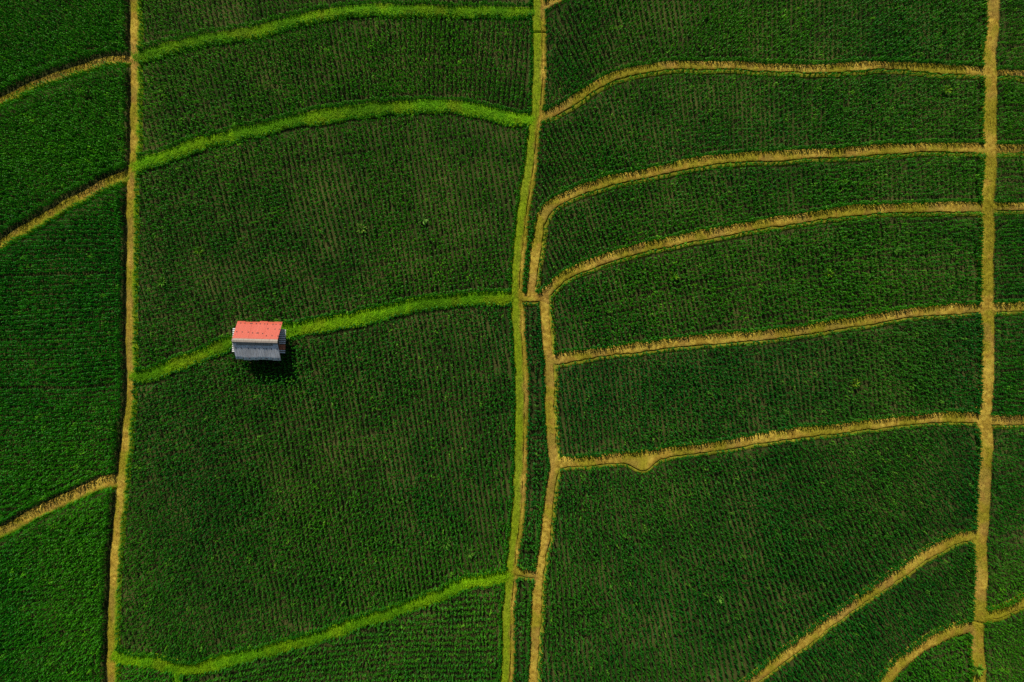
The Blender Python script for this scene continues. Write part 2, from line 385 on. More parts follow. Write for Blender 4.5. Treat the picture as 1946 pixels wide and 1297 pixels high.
HR = 2140   # paths run on past the picture's edges
PATHS = [
 # name, points, width px, style, top, trench, trench_off, fringe, cuts, label
 ('L', [(250, -190), (257, -60), (258, 0), (260, 60), (260, 113), (260.5, 170), (258, 255), (257, 320), (254, 345), (253, 450), (251, 570), (249, 640), (252, 690), (253, 712), (249, 780), (246, 802), (242, 840), (238, 880), (235, 912), (233, 950), (232, 960), (223.5, 1050), (217.6, 1150), (216, 1240), (216, 1300), (214, 1480)],
  13, 'path', 0.33, 0, (), -1, (), 'narrow tan footpath running down the left, west of the hut'),
 ('LB1', [(-190, 290), (-60, 229), (0, 197), (13, 191), (39, 178), (65.5, 166), (92, 155), (118, 145.5), (147, 136), (170, 130), (197, 122), (223, 118), (258, 117)],
  10, 'path', 0.28, 0, (), 1, (), 'curved brown path in the top left corner, bending up to the long footpath'),
 ('LB2', [(-190, 585), (-60, 505), (0, 469.5), (31, 448.5), (65.5, 430), (100, 409), (131, 389.5), (168, 370), (194, 355), (218, 346), (254, 331)],
  13, 'path', 0.28, 0, (), 1, (), 'straight brown path climbing to the long footpath, middle one of three on the left'),
 ('LB3', [(-190, 1105), (-60, 1045), (0, 1015), (26, 1003), (52, 988), (79, 973), (105, 960), (136, 947), (162.5, 934), (189, 923), (210, 918), (234, 914)],
  13, 'path', 0.28, 0, (), 1, (), 'pale brown path at lower left, lowest of three meeting the long footpath'),
 ('C', [(1026, -190), (1024, -60), (1023.5, 0), (1025, 70), (1025.5, 150), (1022, 205), (1014, 260), (1008.5, 320), (999, 380), (993, 430), (987, 480), (983, 540), (984, 570), (985, 600), (988, 660), (991, 720), (991, 800), (989.5, 880), (986, 957), (978, 1030), (974, 1080), (968, 1150), (966, 1220), (963.5, 1297), (958, 1480)],
  18, 'centre', 0.36, 1, ((1022, 20, 22), (1020, 225, 26), (984, 566, 18), (974, 1087, 18)), 0, ((1025, 64),), 'long yellow green grassy path down the middle with a dark furrow'),
 ('C2', [(1031, 563), (1035, 582), (1037.5, 616), (1039, 648), (1044, 684), (1044, 720), (1046, 800), (1050, 850), (1055, 877), (1052.5, 900), (1045, 940), (1041, 975), (1036, 1020), (1026, 1080), (1020, 1150), (1017, 1220), (1012.5, 1297), (1002, 1480)],
  15, 'path', 0.35, 1, ((1031, 566, 16), (1045, 682, 14), (1056, 880, 16)), 0, (), 'tan path beside the grassy middle path, on its east side'),
 ('LK1', [(980, 565), (1000, 565), (1015, 565), (1033, 566)], 12, 'path', 0.34, 1, ((982, 565, 12), (1033, 566, 8)), 0, (), 'short brown link joining two middle paths near the big bend'),
 ('LK2', [(966, 1085), (985, 1086), (1000, 1089), (1020, 1092)], 11, 'path', 0.33, 1, ((970, 1085, 12), (1022, 1092, 10)), 0, (), 'short brown link joining the two middle paths low in the picture'),
 ('R0', [(1022, 22), (1038, 14), (1055, 4), (1067, -2), (1110, -28), (1180, -70), (1330, -120), (HR, -150)], 10, 'path', 0.31, 0, (), 0, (), 'short tan path end leaving the top edge beside the middle path'),
 ('R1', [(1019, 228), (1046.5, 217.6), (1073, 203), (1101.6, 185), (1128, 168), (1154, 152), (1183, 141.6), (1217, 134), (1253.7, 128.5), (1288, 127), (1340, 127), (1392.6, 126), (1450, 130), (1498, 132.4), (1551, 134), (1603, 131), (1669, 127), (1721, 128), (1787, 133), (1839, 137.6), (1880, 140)],
  11, 'path', 0.31, 1, ((1019, 228, 40), (1885, 140, 60)), 0, (), 'tan path curving across the top right, the highest one with a full curve'),
 ('R1b', [(1878, 140), (1905, 141.6), (1946, 143), (2020, 146), (HR, 150)], 10, 'path', 0.31, 1, ((1878, 140, 16),), 0, (), 'tan path stub east of the wide straw path, topmost of the stubs'),
 ('R2', [(1010, 563), (1010, 553), (1012.6, 522), (1016.5, 488), (1020.5, 456), (1026, 427.5), (1035, 406.5), (1050.6, 391), (1077, 376), (1108, 362), (1140, 351.5), (1179, 341), (1226, 332), (1266, 323.5), (1301, 314.6), (1353, 306.8), (1406, 301.5), (1450, 299.5), (1498, 296), (1577, 293), (1656, 287), (1734, 283), (1813, 282), (1880, 283)],
  13, 'path', 0.31, 1, ((1010, 563, 20), (1885, 283, 40)), 0, (), 'tan path with a tight bend, sweeping from the short link to the upper right'),
 ('R2b', [(1878, 283), (1946, 284.5), (HR, 287)], 11, 'path', 0.31, 1, ((1878, 283, 60),), 0, (), 'tan path stub east of the wide straw path, second from the top'),
 ('R3', [(1029, 568), (1034, 560), (1043, 551), (1061, 535), (1087, 519), (1119, 505), (1153, 492), (1192, 480), (1231.5, 469.5), (1271, 461.6), (1323, 451), (1376, 442), (1430, 431), (1498, 421), (1551, 412), (1603, 404), (1656, 400), (1734, 397), (1813, 395.5), (1875, 395)],
  13, 'path', 0.31, 1, ((1029, 568, 14), (1880, 395, 18)), 0, (), 'tan path rising from the head of the east middle path, below the bend'),
 ('R3b', [(1872, 395), (1946, 395), (HR, 395)], 11, 'path', 0.31, 1, ((1874, 395, 20),), 0, (), 'tan path stub east of the wide straw path, third from the top'),
 ('R4', [(1040, 684.6), (1087, 679), (1140, 670), (1192, 663.6), (1245, 657), (1297, 652), (1349.5, 646.5), (1437, 639), (1525, 629), (1603, 616), (1682, 603), (1761, 592.7), (1826, 588.7), (1874, 586)],
  12, 'path', 0.31, 1, ((1040, 684, 12), (1880, 586, 26)), 0, (), 'nearly straight tan path crossing the right half at mid height'),
 ('R4b', [(1870, 586), (1905, 585), (1946, 582), (2020, 576), (HR, 566)], 11, 'path', 0.31, 1, ((1872, 586, 20),), 0, (), 'tan path stub east of the wide straw path, fourth from the top'),
 ('R5', [(1052, 881), (1113.5, 877), (1166, 871), (1218, 868), (1271, 860), (1323, 853), (1376, 845), (1437, 836), (1498, 826), (1577, 817), (1656, 806), (1734, 797), (1813, 793), (1855, 795), (1870, 798)],
  12, 'bulge', 0.31, 1, ((1052, 881, 14), (1875, 798, 20)), 0, ((1505, 825),), 'long tan path in the lower right with a rounded bulge on its edge'),
 ('R5b', [(1866, 800), (1905, 798.6), (1946, 797), (HR, 790)], 11, 'path', 0.31, 1, ((1868, 800, 14),), 0, ((1904, 798),), 'tan path stub east of the wide straw path, fifth from the top'),
 ('R6', [(1150, 1480), (1250, 1418), (1340, 1360), (1400, 1320), (1446, 1285), (1485, 1253), (1525, 1224), (1577, 1185), (1629.5, 1148), (1682, 1112), (1721, 1085.5), (1760.6, 1056.6), (1795, 1037), (1826, 1025), (1864, 1018)],
  13, 'path', 0.30, 1, ((1866, 1018, 30),), 0, ((1486, 1252),), 'long diagonal tan path across the bottom right corner'),
 ('R7', [(1600, 1480), (1640, 1365), (1660, 1325), (1687, 1290), (1708, 1266), (1734, 1245), (1766, 1224), (1795, 1209), (1826, 1198), (1858, 1193)],
  17, 'wide', 0.30, 0, (), 0, (), 'short broad curved path in the bottom right corner, under the diagonal one'),
 ('R8', [(1858, 1169), (1892, 1164), (1918, 1154), (1946, 1139), (2020, 1105), (HR, 1040)], 12, 'yellow', 0.30, 1, ((1860, 1169, 30),), 0, (), 'yellowish path stub slanting up at the right edge, lowest of the stubs'),
 ('V', [(1900, -190), (1889, -60), (1886, 0), (1883, 60), (1878, 100), (1878.6, 140), (1880, 180), (1878, 230), (1878.6, 283), (1879, 312), (1876, 350), (1873, 395), (1875, 440), (1873, 500), (1873, 560), (1872, 586), (1875, 640), (1874, 700), (1872, 760), (1868, 800), (1872, 840), (1869, 900), (1866, 960), (1863.6, 1010), (1860, 1035), (1861, 1080), (1860, 1130), (1859, 1170), (1855, 1195), (1855, 1230), (1859, 1270), (1858, 1300), (1860, 1480)],
  22, 'wide', 0.37, 0, (), 0, ((1858, 1181),), 'wide straw coloured path running down the right side of the picture'),
]
BANKS = [
 ('G1', [(258, 114), (278, 107), (314.6, 96.5), (367, 83), (419.5, 72), (490, 62), (533, 49), (587, 36), (640, 26.5), (694, 21), (747, 21), (827, 22), (907.6, 24), (1000, 26), (1018, 25)], 13, 'bright green grass bank curving across the top, highest of the four'),
 ('G2', [(254, 321), (288, 308), (341, 290), (393, 271), (446, 258), (490, 249), (533, 238), (587, 227), (640, 218), (694, 211), (747, 206), (801, 202), (854, 203), (907.6, 211), (961, 225), (1000, 230), (1016, 230)], 15, 'bright green grass bank arching over the plot north of the hut'),
 ('G3', [(250, 714), (275, 714), (315, 702), (367, 682), (419.5, 661), (460, 646), (500, 634), (539, 629), (587, 623), (640, 614), (694, 603), (747, 590), (801, 579), (854, 572.5), (907.6, 568.5), (978, 567)], 16, 'bright green grass bank that runs past both sides of the hut'),
 ('G4', [(216, 1243), (236, 1248), (288, 1256), (328, 1266), (354, 1271), (393, 1266), (446, 1251), (500, 1237), (550, 1224), (600, 1211), (650, 1194), (700, 1177), (750, 1161), (800, 1143), (839, 1129), (865.5, 1115), (892, 1105), (931, 1099), (972, 1089)], 15, 'bright green grass bank along the bottom, south of the hut'),
 ('G5', [(338, 1268), (339, 1285), (339, 1300), (336, 1480)], 12, 'short yellow green grass bank leaving the bottom edge'),
]
for i, (key, pts, wpx, style, top, tr, toff, fr, cuts, label) in enumerate(PATHS):
    if key in ('R6', 'R7'): pts = [(x - 3, y - 4) for x, y in pts]
    if key in ('L', 'C', 'C2', 'V'): pts = pts[::-1]      # drawn top to bottom, built northward: right-hand side is east
    wpx += {'R6': 4, 'R7': 4, 'R8': 3, 'V': 0.5, 'C': 2.5, 'R4': 1.5, 'R5': 2.5, 'R5b': 3, 'R4b': 2, 'LB1': 3, 'LB2': 3, 'LB3': 4, 'L': 1.5}.get(key, 0)
    o = make_strip('footpath', pts, wpx, style, top, tr, toff, seed=i + 1, cuts=cuts, fringe=1 if key == 'L' else fr, wall=key[0] == 'L' and key[:2] != 'LK')
    tag(o, label, 'path', 'footpaths between the maize plots', 'structure')
for i, (key, pts, wpx, label) in enumerate(BANKS):
    o = make_strip('grass_bank', pts, wpx, 'bank', 0.22, seed=40 + i)
    tag(o, label, 'grass bank', 'green grass banks', 'stuff')

# ------------------------------------------------------------------ plots: which ground lies between which paths
SMP = np.concatenate(SAMPLES)
MARG = 165
CELL = 3
gw, gh = (1946 + 2 * MARG) // CELL + 1, (1297 + 2 * MARG) // CELL + 1
owner = np.zeros((gw, gh), dtype=np.int32)
spx = SMP[:, 0] / S + CX; spy = CY - SMP[:, 1] / S
for x, y in zip(spx, spy):
    i = int((x + MARG) / CELL); j = int((y + MARG) / CELL)
    owner[max(i - 1, 0):max(i + 2, 0), max(j - 1, 0):max(j + 2, 0)] = -1
kd = kdtree.KDTree(len(SMP))
for i, r in enumerate(SMP): kd.insert((r[0], r[1], 0), i)
kd.balance()

GL = (0.021, 0.182, 0.001); GM = (0.029, 0.180, 0.002); GD = (0.022, 0.153, 0.004); GR = (0.023, 0.163, 0.003); GB = (0.016, 0.132, 0.006)
# seed, guide line (rows run along and across it), spacing along, spacing across, colour, plant size, label
PLOTS = [
 ((120, 60), [(-260, 200), (0, 130), (130, 92), (300, 70)], 6.2, 8.4, GL, 1.1, 'dense green maize in the top left corner, above the curved brown path'),
 ((120, 230), [(-260, 370), (0, 285), (130, 245), (300, 215)], 6.2, 8.4, GL, 1.1, 'dense green maize at left between the upper two brown paths'),
 ((120, 640), [(-260, 640), (0, 632), (125, 630), (300, 626)], 6.2, 9.0, GL, 1.1, 'dense green maize in level rows at left, west of the hut'),
 ((100, 1150), [(-260, 1162), (0, 1152), (230, 1145), (300, 1145)], 6.2, 9.0, GL, 1.1, 'dense green maize in level rows in the bottom left corner'),
 ((500, 20), [(200, 70), (262, 58), (450, 20), (700, -8), (1040, -10)], 9, 7.6, GM, 0.94, 'maize strip along the top edge, above the highest green bank'),
 ((640, 120), [(180, 240), (262, 220), (480, 165), (700, 128), (860, 122), (1060, 135)], 9, 7.6, GM, 0.95, 'maize plot between the two upper green grass banks'),
 ((600, 400), [(150, 540), (300, 495), (620, 415), (800, 380), (1060, 340)], 9.2, 7.8, GM, 0.93, 'thin maize with soil lines showing, in the plot north of the hut'),
 ((600, 850), [(150, 925), (300, 885), (600, 825), (800, 790), (1060, 750)], 9.2, 7.6, GD, 0.97, 'large dark maize plot south of the hut'),
 ((280, 1285), [(150, 1285), (250, 1290), (400, 1300)], 8, 9, GL, 1.0, 'small maize patch on the bottom edge, west of the short green bank'),
 ((700, 1260), [(260, 1320), (500, 1270), (700, 1245), (1000, 1235)], 7.4, 10.6, GD, 0.98, 'maize in level rows on the bottom edge, under the lowest green bank'),
 ((1015, 800), [(900, 800), (1015, 800), (1120, 800)], 8, 8, GB, 1.0, 'long narrow strip of dark maize between the two middle paths'),
 ((993, 1200), [(900, 1200), (1000, 1200), (1120, 1200)], 8, 8.6, GB, 1.0, 'narrow strip of dark maize between the middle paths, on the bottom edge'),
 ((1042, -60), [(900, -60), (1042, -60), (1200, -60)], 8.5, 8, GR, 1.0, 'tiny wedge of maize at the top edge beside the short path end'),
 ((1400, 60), [(860, 290), (1040, 160), (1150, 104), (1280, 74), (1450, 66), (1880, 72), (2200, 80)], 8.6, 7.6, GR, 0.98, 'maize plot along the top edge, right of the middle path'),
 ((1400, 220), [(860, 360), (1030, 278), (1150, 232), (1300, 208), (1500, 204), (1870, 206), (2200, 208)], 8.7, 7.5, GR, 0.96, 'maize plot under the highest full curve of tan path'),
 ((1400, 380), [(860, 540), (1030, 462), (1150, 414), (1300, 380), (1500, 352), (1870, 340), (2200, 336)], 8.7, 7.5, GR, 0.98, 'maize plot enclosed by the tight bend of the tan path'),
 ((1400, 540), [(860, 660), (1030, 615), (1200, 574), (1500, 520), (1870, 490), (2200, 480)], 8.9, 7.5, GR, 1.0, 'dark maize plot above the nearly straight tan path'),
 ((1400, 740), [(860, 805), (1060, 782), (1400, 742), (1870, 690), (2200, 670)], 8.9, 7.5, GB, 1.0, 'dark maize plot above the tan path that has the bulge'),
 ((1300, 1020), [(860, 1040), (1100, 1022), (1350, 985), (1550, 922), (1700, 850), (1900, 730)], 8.9, 7.6, GB, 1.0, 'largest dark maize plot at lower right, below the bulge'),
 ((1750, 1150), [(1150, 1530), (1500, 1290), (1700, 1152), (1800, 1092), (1960, 1015)], 8.6, 8.0, GB, 1.02, 'maize plot under the long diagonal path'),
 ((1800, 1270), [(1500, 1400), (1700, 1320), (1850, 1280), (2000, 1262)], 8, 9, GR, 1.02, 'small maize corner between the broad curved path and the wide straw path'),
 ((1920, 60), [(1800, 66), (1920, 60), (2200, 56)], 7, 8.4, GR, 1.05, 'sliver of maize in the top right corner, right of the wide path'),
 ((1920, 210), [(1800, 206), (1920, 210), (2200, 216)], 7, 8.4, GR, 1.05, 'sliver of maize right of the wide path, between first and second stubs'),
 ((1920, 340), [(1800, 338), (1920, 340), (2200, 342)], 7, 8.4, GR, 1.05, 'sliver of maize right of the wide path, between second and third stubs'),
 ((1915, 490), [(1800, 494), (1920, 490), (2200, 482)], 7, 8.4, GR, 1.05, 'maize at the right edge, between third and fourth path stubs'),
 ((1915, 690), [(1800, 696), (1920, 690), (2200, 676)], 7, 8.4, GR, 1.05, 'maize at the right edge, between fourth and fifth path stubs'),
 ((1915, 960), [(1800, 990), (1920, 950), (2200, 850)], 8.2, 8.6, GR, 1.05, 'maize at the right edge, above the yellowish slanting stub'),
 ((1915, 1240), [(1800, 1300), (1920, 1240), (2200, 1090)], 8.2, 8.6, GR, 1.05, 'maize in the bottom right corner, right of the wide path'),
]
dq = deque()
for p, pl in enumerate(PLOTS):
    i = int((pl[0][0] + MARG) / CELL); j = int((pl[0][1] + MARG) / CELL)
    owner[i, j] = p + 1; dq.append((i, j))
own = owner.tolist()
while dq:
    i, j = dq.popleft(); o_ = own[i][j]
    for a, b in ((i + 1, j), (i - 1, j), (i, j + 1), (i, j - 1)):
        if 0 <= a < gw and 0 <= b < gh and own[a][b] == 0:
            own[a][b] = o_; dq.append((a, b))
owner = np.array(own)

def border_plants():
    r = np.random.default_rng(77); out = []
    for smp in SAMPLES:
        acc = [0.0, 0.0]
        for i in range(1, len(smp)):
            st = math.hypot(smp[i, 0] - smp[i - 1, 0], smp[i, 1] - smp[i - 1, 1])
            x, y, nx, ny, rl, rr = smp[i]
            for e, sd, rc, gap in ((0, -1, rl + 0.31, 0.20), (1, 1, rr + (0.05 if rr > rl + 0.15 else 0.2), 0.5)):
                acc[e] += st
                if acc[e] < (0.16 if e == 0 and rl > rr + 0.3 else gap): continue
                acc[e] = 0.0
                o_ = sd * (rc + r.normal(0, 0.03))
                X, Y = x + nx * o_, y + ny * o_
                X2, Y2 = x + nx * (o_ + sd * 0.45), y + ny * (o_ + sd * 0.45)
                ci = int((X2 / S + CX + MARG) / CELL); cj = int((CY - Y2 / S + MARG) / CELL)
                if not (0 <= ci < gw and 0 <= cj < gh) or owner[ci, cj] < 1: continue
                bad = False
                for co, idx, dist in kd.find_n((X, Y, 0), 4):
                    q = SMP[idx]; oo = (X - q[0]) * q[2] + (Y - q[1]) * q[3]; al = abs((X - q[0]) * q[3] - (Y - q[1]) * q[2])
                    if al < 0.35 and -q[4] - 0.1 < oo < q[5] - 0.02: bad = True; break
                if not bad: out.append((X, Y, owner[ci, cj] - 1, -ny, nx, nx, ny))
    return np.array(out)
BORDER = border_plants()

# ------------------------------------------------------------------ maize plants
def plant_variant(r, nleaf, tall, broad=1.0):
    """one maize plant of arching blades; returns verts (nleaf*7, 3) and a 0..1 value per vertex"""
    vs_, cs_ = [], []
    plane = r.uniform(0, math.pi)
    for k in range(nleaf):
        a = plane + (k % 2) * math.pi + r.normal(0, 0.45)
        f = k / max(nleaf - 1, 1)
        z0 = tall * (0.18 + 0.62 * f); ln = (0.50 - 0.20 * f) * r.uniform(0.85, 1.15)
        rise = tall * (0.16 + 0.10 * f) * r.uniform(0.8, 1.2); drop = tall * r.uniform(0.10, 0.34) * (1 - 0.5 * f)
        wd = r.uniform(0.10, 0.14) * broad
        dx, dy = math.cos(a), math.sin(a); sx, sy = -dy, dx
        tw = r.normal(0, 0.25)
        st = [(0.02, z0, 0.5), (0.42 * ln, z0 + rise * 0.9, 1.0), (0.75 * ln, z0 + rise * 0.85 - drop * 0.25, 0.8)]
        for (q, z, ww) in st:
            hw = wd * ww / 2
            vs_.append((dx * q + sx * hw, dy * q + sy * hw, z + hw * tw)); vs_.append((dx * q - sx * hw, dy * q - sy * hw, z - hw * tw))
            cs_ += [q / ln] * 2
        q = ln; vs_.append((dx * q + sx * tw * 0.1, dy * q + sy * tw * 0.1, z0 + rise * 0.7 - drop)); cs_.append(1.0)
    return np.array(vs_), np.array(cs_)

_r = np.random.default_rng(3)
NLEAF = 13
VAR = [plant_variant(_r, NLEAF, 0.9) for _ in range(12)]
VAR_FINE = [plant_variant(_r, NLEAF, 0.95, 0.72) for _ in range(12)]      # narrower blades, closer set
_b = np.arange(NLEAF)[:, None] * 7
VQ = np.concatenate([_b + np.array([0, 1, 3, 2]), _b + np.array([2, 3, 5, 4])])
VT = _b + np.array([4, 5, 6])

HUT = W(507, 648)
def crop(p, seed, guide, su, sv, colr, size, label):
    C, Nn, s = smooth_line(guide, su * S)
    r = np.random.default_rng(500 + p)
    vmax = 1000 * S
    # every dozen rows a slightly wider furrow
    v = []; x = 0.0
    while x < vmax:
        v.append(x); x += sv * S * (1.35 if r.random() < 0.05 else r.uniform(0.97, 1.03))
    v = np.array(v); v = np.concatenate([-v[:0:-1], v])
    # rows wander together, not plant by plant
    I, J = np.meshgrid(np.arange(len(C)), np.arange(len(v)), indexing='ij')
    I = I.ravel(); J = J.ravel()
    vv = v[J]
    X = C[I, 0] + Nn[I, 0] * vv; Y = C[I, 1] + Nn[I, 1] * vv
    wob = (vnoise(X, Y, 6.5, 20) - 0.5) * 0.45
    along = (vnoise(X, Y, 6.5, 21) - 0.5) * 0.45
    T = np.stack([-Nn[I, 1], Nn[I, 0]], -1)
    tight = su > sv
    ja, jb = (0.013, 0.016) if tight else (0.016, 0.013)
    ra, rb = (I, J) if tight else (J, I)
    TN = np.column_stack([T, Nn[I], vnoise(ra * 31.0, rb * 1.0 + p * 5.3, 18.0, 26)])
    X = X + T[:, 0] * (wob + r.normal(0, ja, len(X))) + Nn[I, 0] * (along + r.normal(0, jb, len(X)))
    Y = Y + T[:, 1] * (wob + r.normal(0, ja, len(Y))) + Nn[I, 1] * (along + r.normal(0, jb, len(Y)))
    px = X / S + CX; py = CY - Y / S
    ci = ((px + MARG) / CELL).astype(int); cj = ((py + MARG) / CELL).astype(int)
    ok = (ci >= 0) & (ci < gw) & (cj >= 0) & (cj < gh)
    ok[ok] = owner[ci[ok], cj[ok]] == p + 1
    ok &= ~((abs(X - HUT[0]) < 2.15) & (abs(Y - HUT[1]) < 1.4))
    X, Y, TN = X[ok], Y[ok], TN[ok]
    keep = np.ones(len(X), bool)
    for k in range(len(X)):
        for co, idx, dist in kd.find_n((X[k], Y[k], 0), 3):
            if dist > 1.9: break
            sx, sy, nx, ny, rl, rr = SMP[idx]
            o_ = (X[k] - sx) * nx + (Y[k] - sy) * ny
            al = abs((X[k] - sx) * ny - (Y[k] - sy) * nx)
            if al < 0.35 and -rl - 0.2 < o_ < rr + 0.16: keep[k] = False; break
    X, Y, TN = X[keep], Y[keep], TN[keep]
    # a headland row planted along the edge of every path and bank
    bx = BORDER[BORDER[:, 2] == p]
    bx = bx[~((abs(bx[:, 0] - HUT[0]) < 2.15) & (abs(bx[:, 1] - HUT[1]) < 1.4))]
    if len(bx):
        kb = kdtree.KDTree(len(bx))
        for k in range(len(bx)): kb.insert((bx[k, 0], bx[k, 1], 0), k)
        kb.balance()
        far = np.array([kb.find((X[k], Y[k], 0))[2] > 0.36 for k in range(len(X))], bool)
        X = np.concatenate([X[far], bx[:, 0]]); Y = np.concatenate([Y[far], bx[:, 1]]); TN = np.concatenate([TN[far], np.column_stack([bx[:, 3:7], np.full(len(bx), 0.7)])])
    # poor patches: plants smaller or missing
    vig = 0.55 * vnoise(X, Y, 9.0, 22) + 0.45 * vnoise(X, Y, 2.8, 23)
    mis = r.random(len(X)) < 0.006 + 0.02 * sm(0.42, 0.25, vig)
    X, Y, vig, TN = X[~mis], Y[~mis], vig[~mis], TN[~mis]
    n = len(X)
    sc = size * (0.92 + 0.06 * sm(0.25, 0.7, vig)) * r.uniform(0.95, 1.06, n)
    hz = (size * 1.25 if size >= 1.1 else size) * (0.93 + 0.12 * sm(0.25, 0.7, vig)) * r.uniform(0.93, 1.07, n)
    ang = r.uniform(0, 2 * math.pi, n)
    kind = r.integers(0, len(VAR), n); bank_ = VAR_FINE if size >= 1.05 else VAR
    pv = np.stack([v_[0] for v_ in bank_])[kind]; pc = np.stack([v_[1] for v_ in bank_])[kind]
    ca, sa = np.cos(ang)[:, None], np.sin(ang)[:, None]
    tx, ty = r.normal(0, 0.06, (n, 1)), r.normal(0, 0.06, (n, 1))
    lx = (pv[..., 0] * ca - pv[..., 1] * sa) * sc[:, None]; ly = (pv[..., 0] * sa + pv[..., 1] * ca) * sc[:, None]
    # blades reach further along the row than across it
    slim = (0.58 + 0.05 * sm(0.3, 0.65, vig) + 0.13 * sm(0.25, 0.55, TN[:, 4]))[:, None] + (0.12 if size >= 1.1 else 0.0)
    kt, kn = (slim, 0.84) if tight else (0.88, slim)
    lt = (lx * TN[:, 0:1] + ly * TN[:, 1:2]) * kt; ln_ = (lx * TN[:, 2:3] + ly * TN[:, 3:4]) * kn
    vx = lt * TN[:, 0:1] + ln_ * TN[:, 2:3] + pv[..., 2] * tx + X[:, None]
    vy = lt * TN[:, 1:2] + ln_ * TN[:, 3:4] + pv[..., 2] * ty + Y[:, None]
    vz = pv[..., 2] * hz[:, None]
    V = np.stack([vx, vy, vz], -1).reshape(-1, 3)
    # leaf colour: broad drifts of yellower or bluer green, each plant a little different
    base = np.array(colr)
    d1 = vnoise(X, Y, 13.0, 24)[:, None] - 0.5; d2 = r.normal(0, 1, (n, 1))
    cp = base * (1 + 0.4 * d1 + 0.09 * d2) + np.array([0.02, 0.008, -0.002]) * np.clip(d1 * 1.2 + 0.2 * d2, -0.4, 1.0)
    yl = r.random(n) < 0.02
    cp[yl] = cp[yl] * 1.5 + np.array([0.05, 0.05, 0.005])
    cp = np.clip(cp, 0.002, 1)
    lf = r.uniform(0.9, 1.12, (n, NLEAF)).repeat(7, axis=1) * (0.9 + 0.25 * pc)
    cols = (cp[:, None, :] * lf[..., None]).reshape(-1, 3)
    b = (np.arange(n) * NLEAF * 7)[:, None, None]
    ob = mesh_obj('maize_crop', V, [(b + VQ[None]).reshape(-1, 4), (b + VT[None]).reshape(-1, 3)], M_LEAF, cols)
    tag(ob, label, 'maize', 'plots of maize', 'stuff')
    return n

total = 0
for p, pl in enumerate(PLOTS): total += crop(p, *pl)
print('maize plants', total)

# ------------------------------------------------------------------ the hut
M_RED = sheet_material('red_painted_iron', (0.62, 0.135, 0.085), (0.5, 0.07, 0.04), 0.5, 0.0, 0.9)
M_ZINC = sheet_material('weathered_zinc', (0.64, 0.60, 0.56), (0.97, 0.95, 0.92), 0.55, 0.0, 3.2)
M_CAP = sheet_material('ridge_tin', (0.36, 0.31, 0.255), (0.15, 0.115, 0.085), 0.6, 0.0, 2.0)
M_WHITE = plain_material('pale_slats', (0.88, 0.87, 0.84), 0.6, 0.12)
M_WOOD = plain_material('grey_wood', (0.16, 0.12, 0.085), 0.85, 0.4, (1, 1, 6))
M_RUST = plain_material('rusty_sheet', (0.6, 0.2, 0.085), 0.8, 0.5)
M_NAIL = plain_material('nail_cap', (0.03, 0.025, 0.025), 0.7, 0.1)

def sheet(mb, hl, run, rise, side, panels, pitch, amp, dz=0.0, seed=1):
    """corrugated roof sheets in overlapping panels, ribs down the slope; local y from ridge out"""
    r = np.random.default_rng(seed)
    ed = np.linspace(-hl, hl, panels + 1)
    for p in range(panels):
        x0, x1 = ed[p] - 0.06, ed[p + 1] + 0.0
        nx = int((x1 - x0) / pitch * 8) + 1
        xs = np.linspace(x0, x1, nx); ext = r.uniform(-0.03, 0.05); lift = 0.006 * (p % 2) + r.uniform(0, 0.004)
        ts = np.linspace(0, 1 + ext, 7)
        Xg, Tg = np.meshgrid(xs, ts, indexing='ij')
        wave = amp * np.sin(2 * math.pi * (Xg + hl) / pitch) + lift + 0.012 * (vnoise(Xg * 1.0, Tg * 0.4 + seed, 0.9, 30) - 0.5)
        ln = math.hypot(run, rise); nyv, nzv = rise / ln, run / ln
        Yg = side * (Tg * run + wave * nyv); Zg = -Tg * rise + wave * nzv + dz
        v = np.stack([Xg, Yg, Zg], -1).reshape(-1, 3)
        idx = np.arange(len(xs) * len(ts)).reshape(len(xs), len(ts))
        q = np.stack([idx[:-1, :-1], idx[1:, :-1], idx[1:, 1:], idx[:-1, 1:]], -1).reshape(-1, 4)
        mb.add(v, q if side < 0 else q[:, ::-1])

def nails(mb, pts, side, run, rise):
    """dark domed nail caps seated on the sheets; pts = (x, share of the slope)"""
    ln = math.hypot(run, rise)
    nrm = np.array([0, side * rise / ln, run / ln]); ax = np.array([1.0, 0, 0]); bx = np.cross(nrm, ax)
    for x, t in pts:
        c = np.array([x, side * t * run, -t * rise]) + nrm * 0.02
        a = np.linspace(0, 2 * math.pi, 9)[:-1]
        ring = [c + 0.075 * (math.cos(k) * ax + math.sin(k) * bx) for k in a]
        mb.add(np.array(ring + [c + nrm * 0.025]), None, [(k, (k + 1) % 8, 8) for k in range(8)])

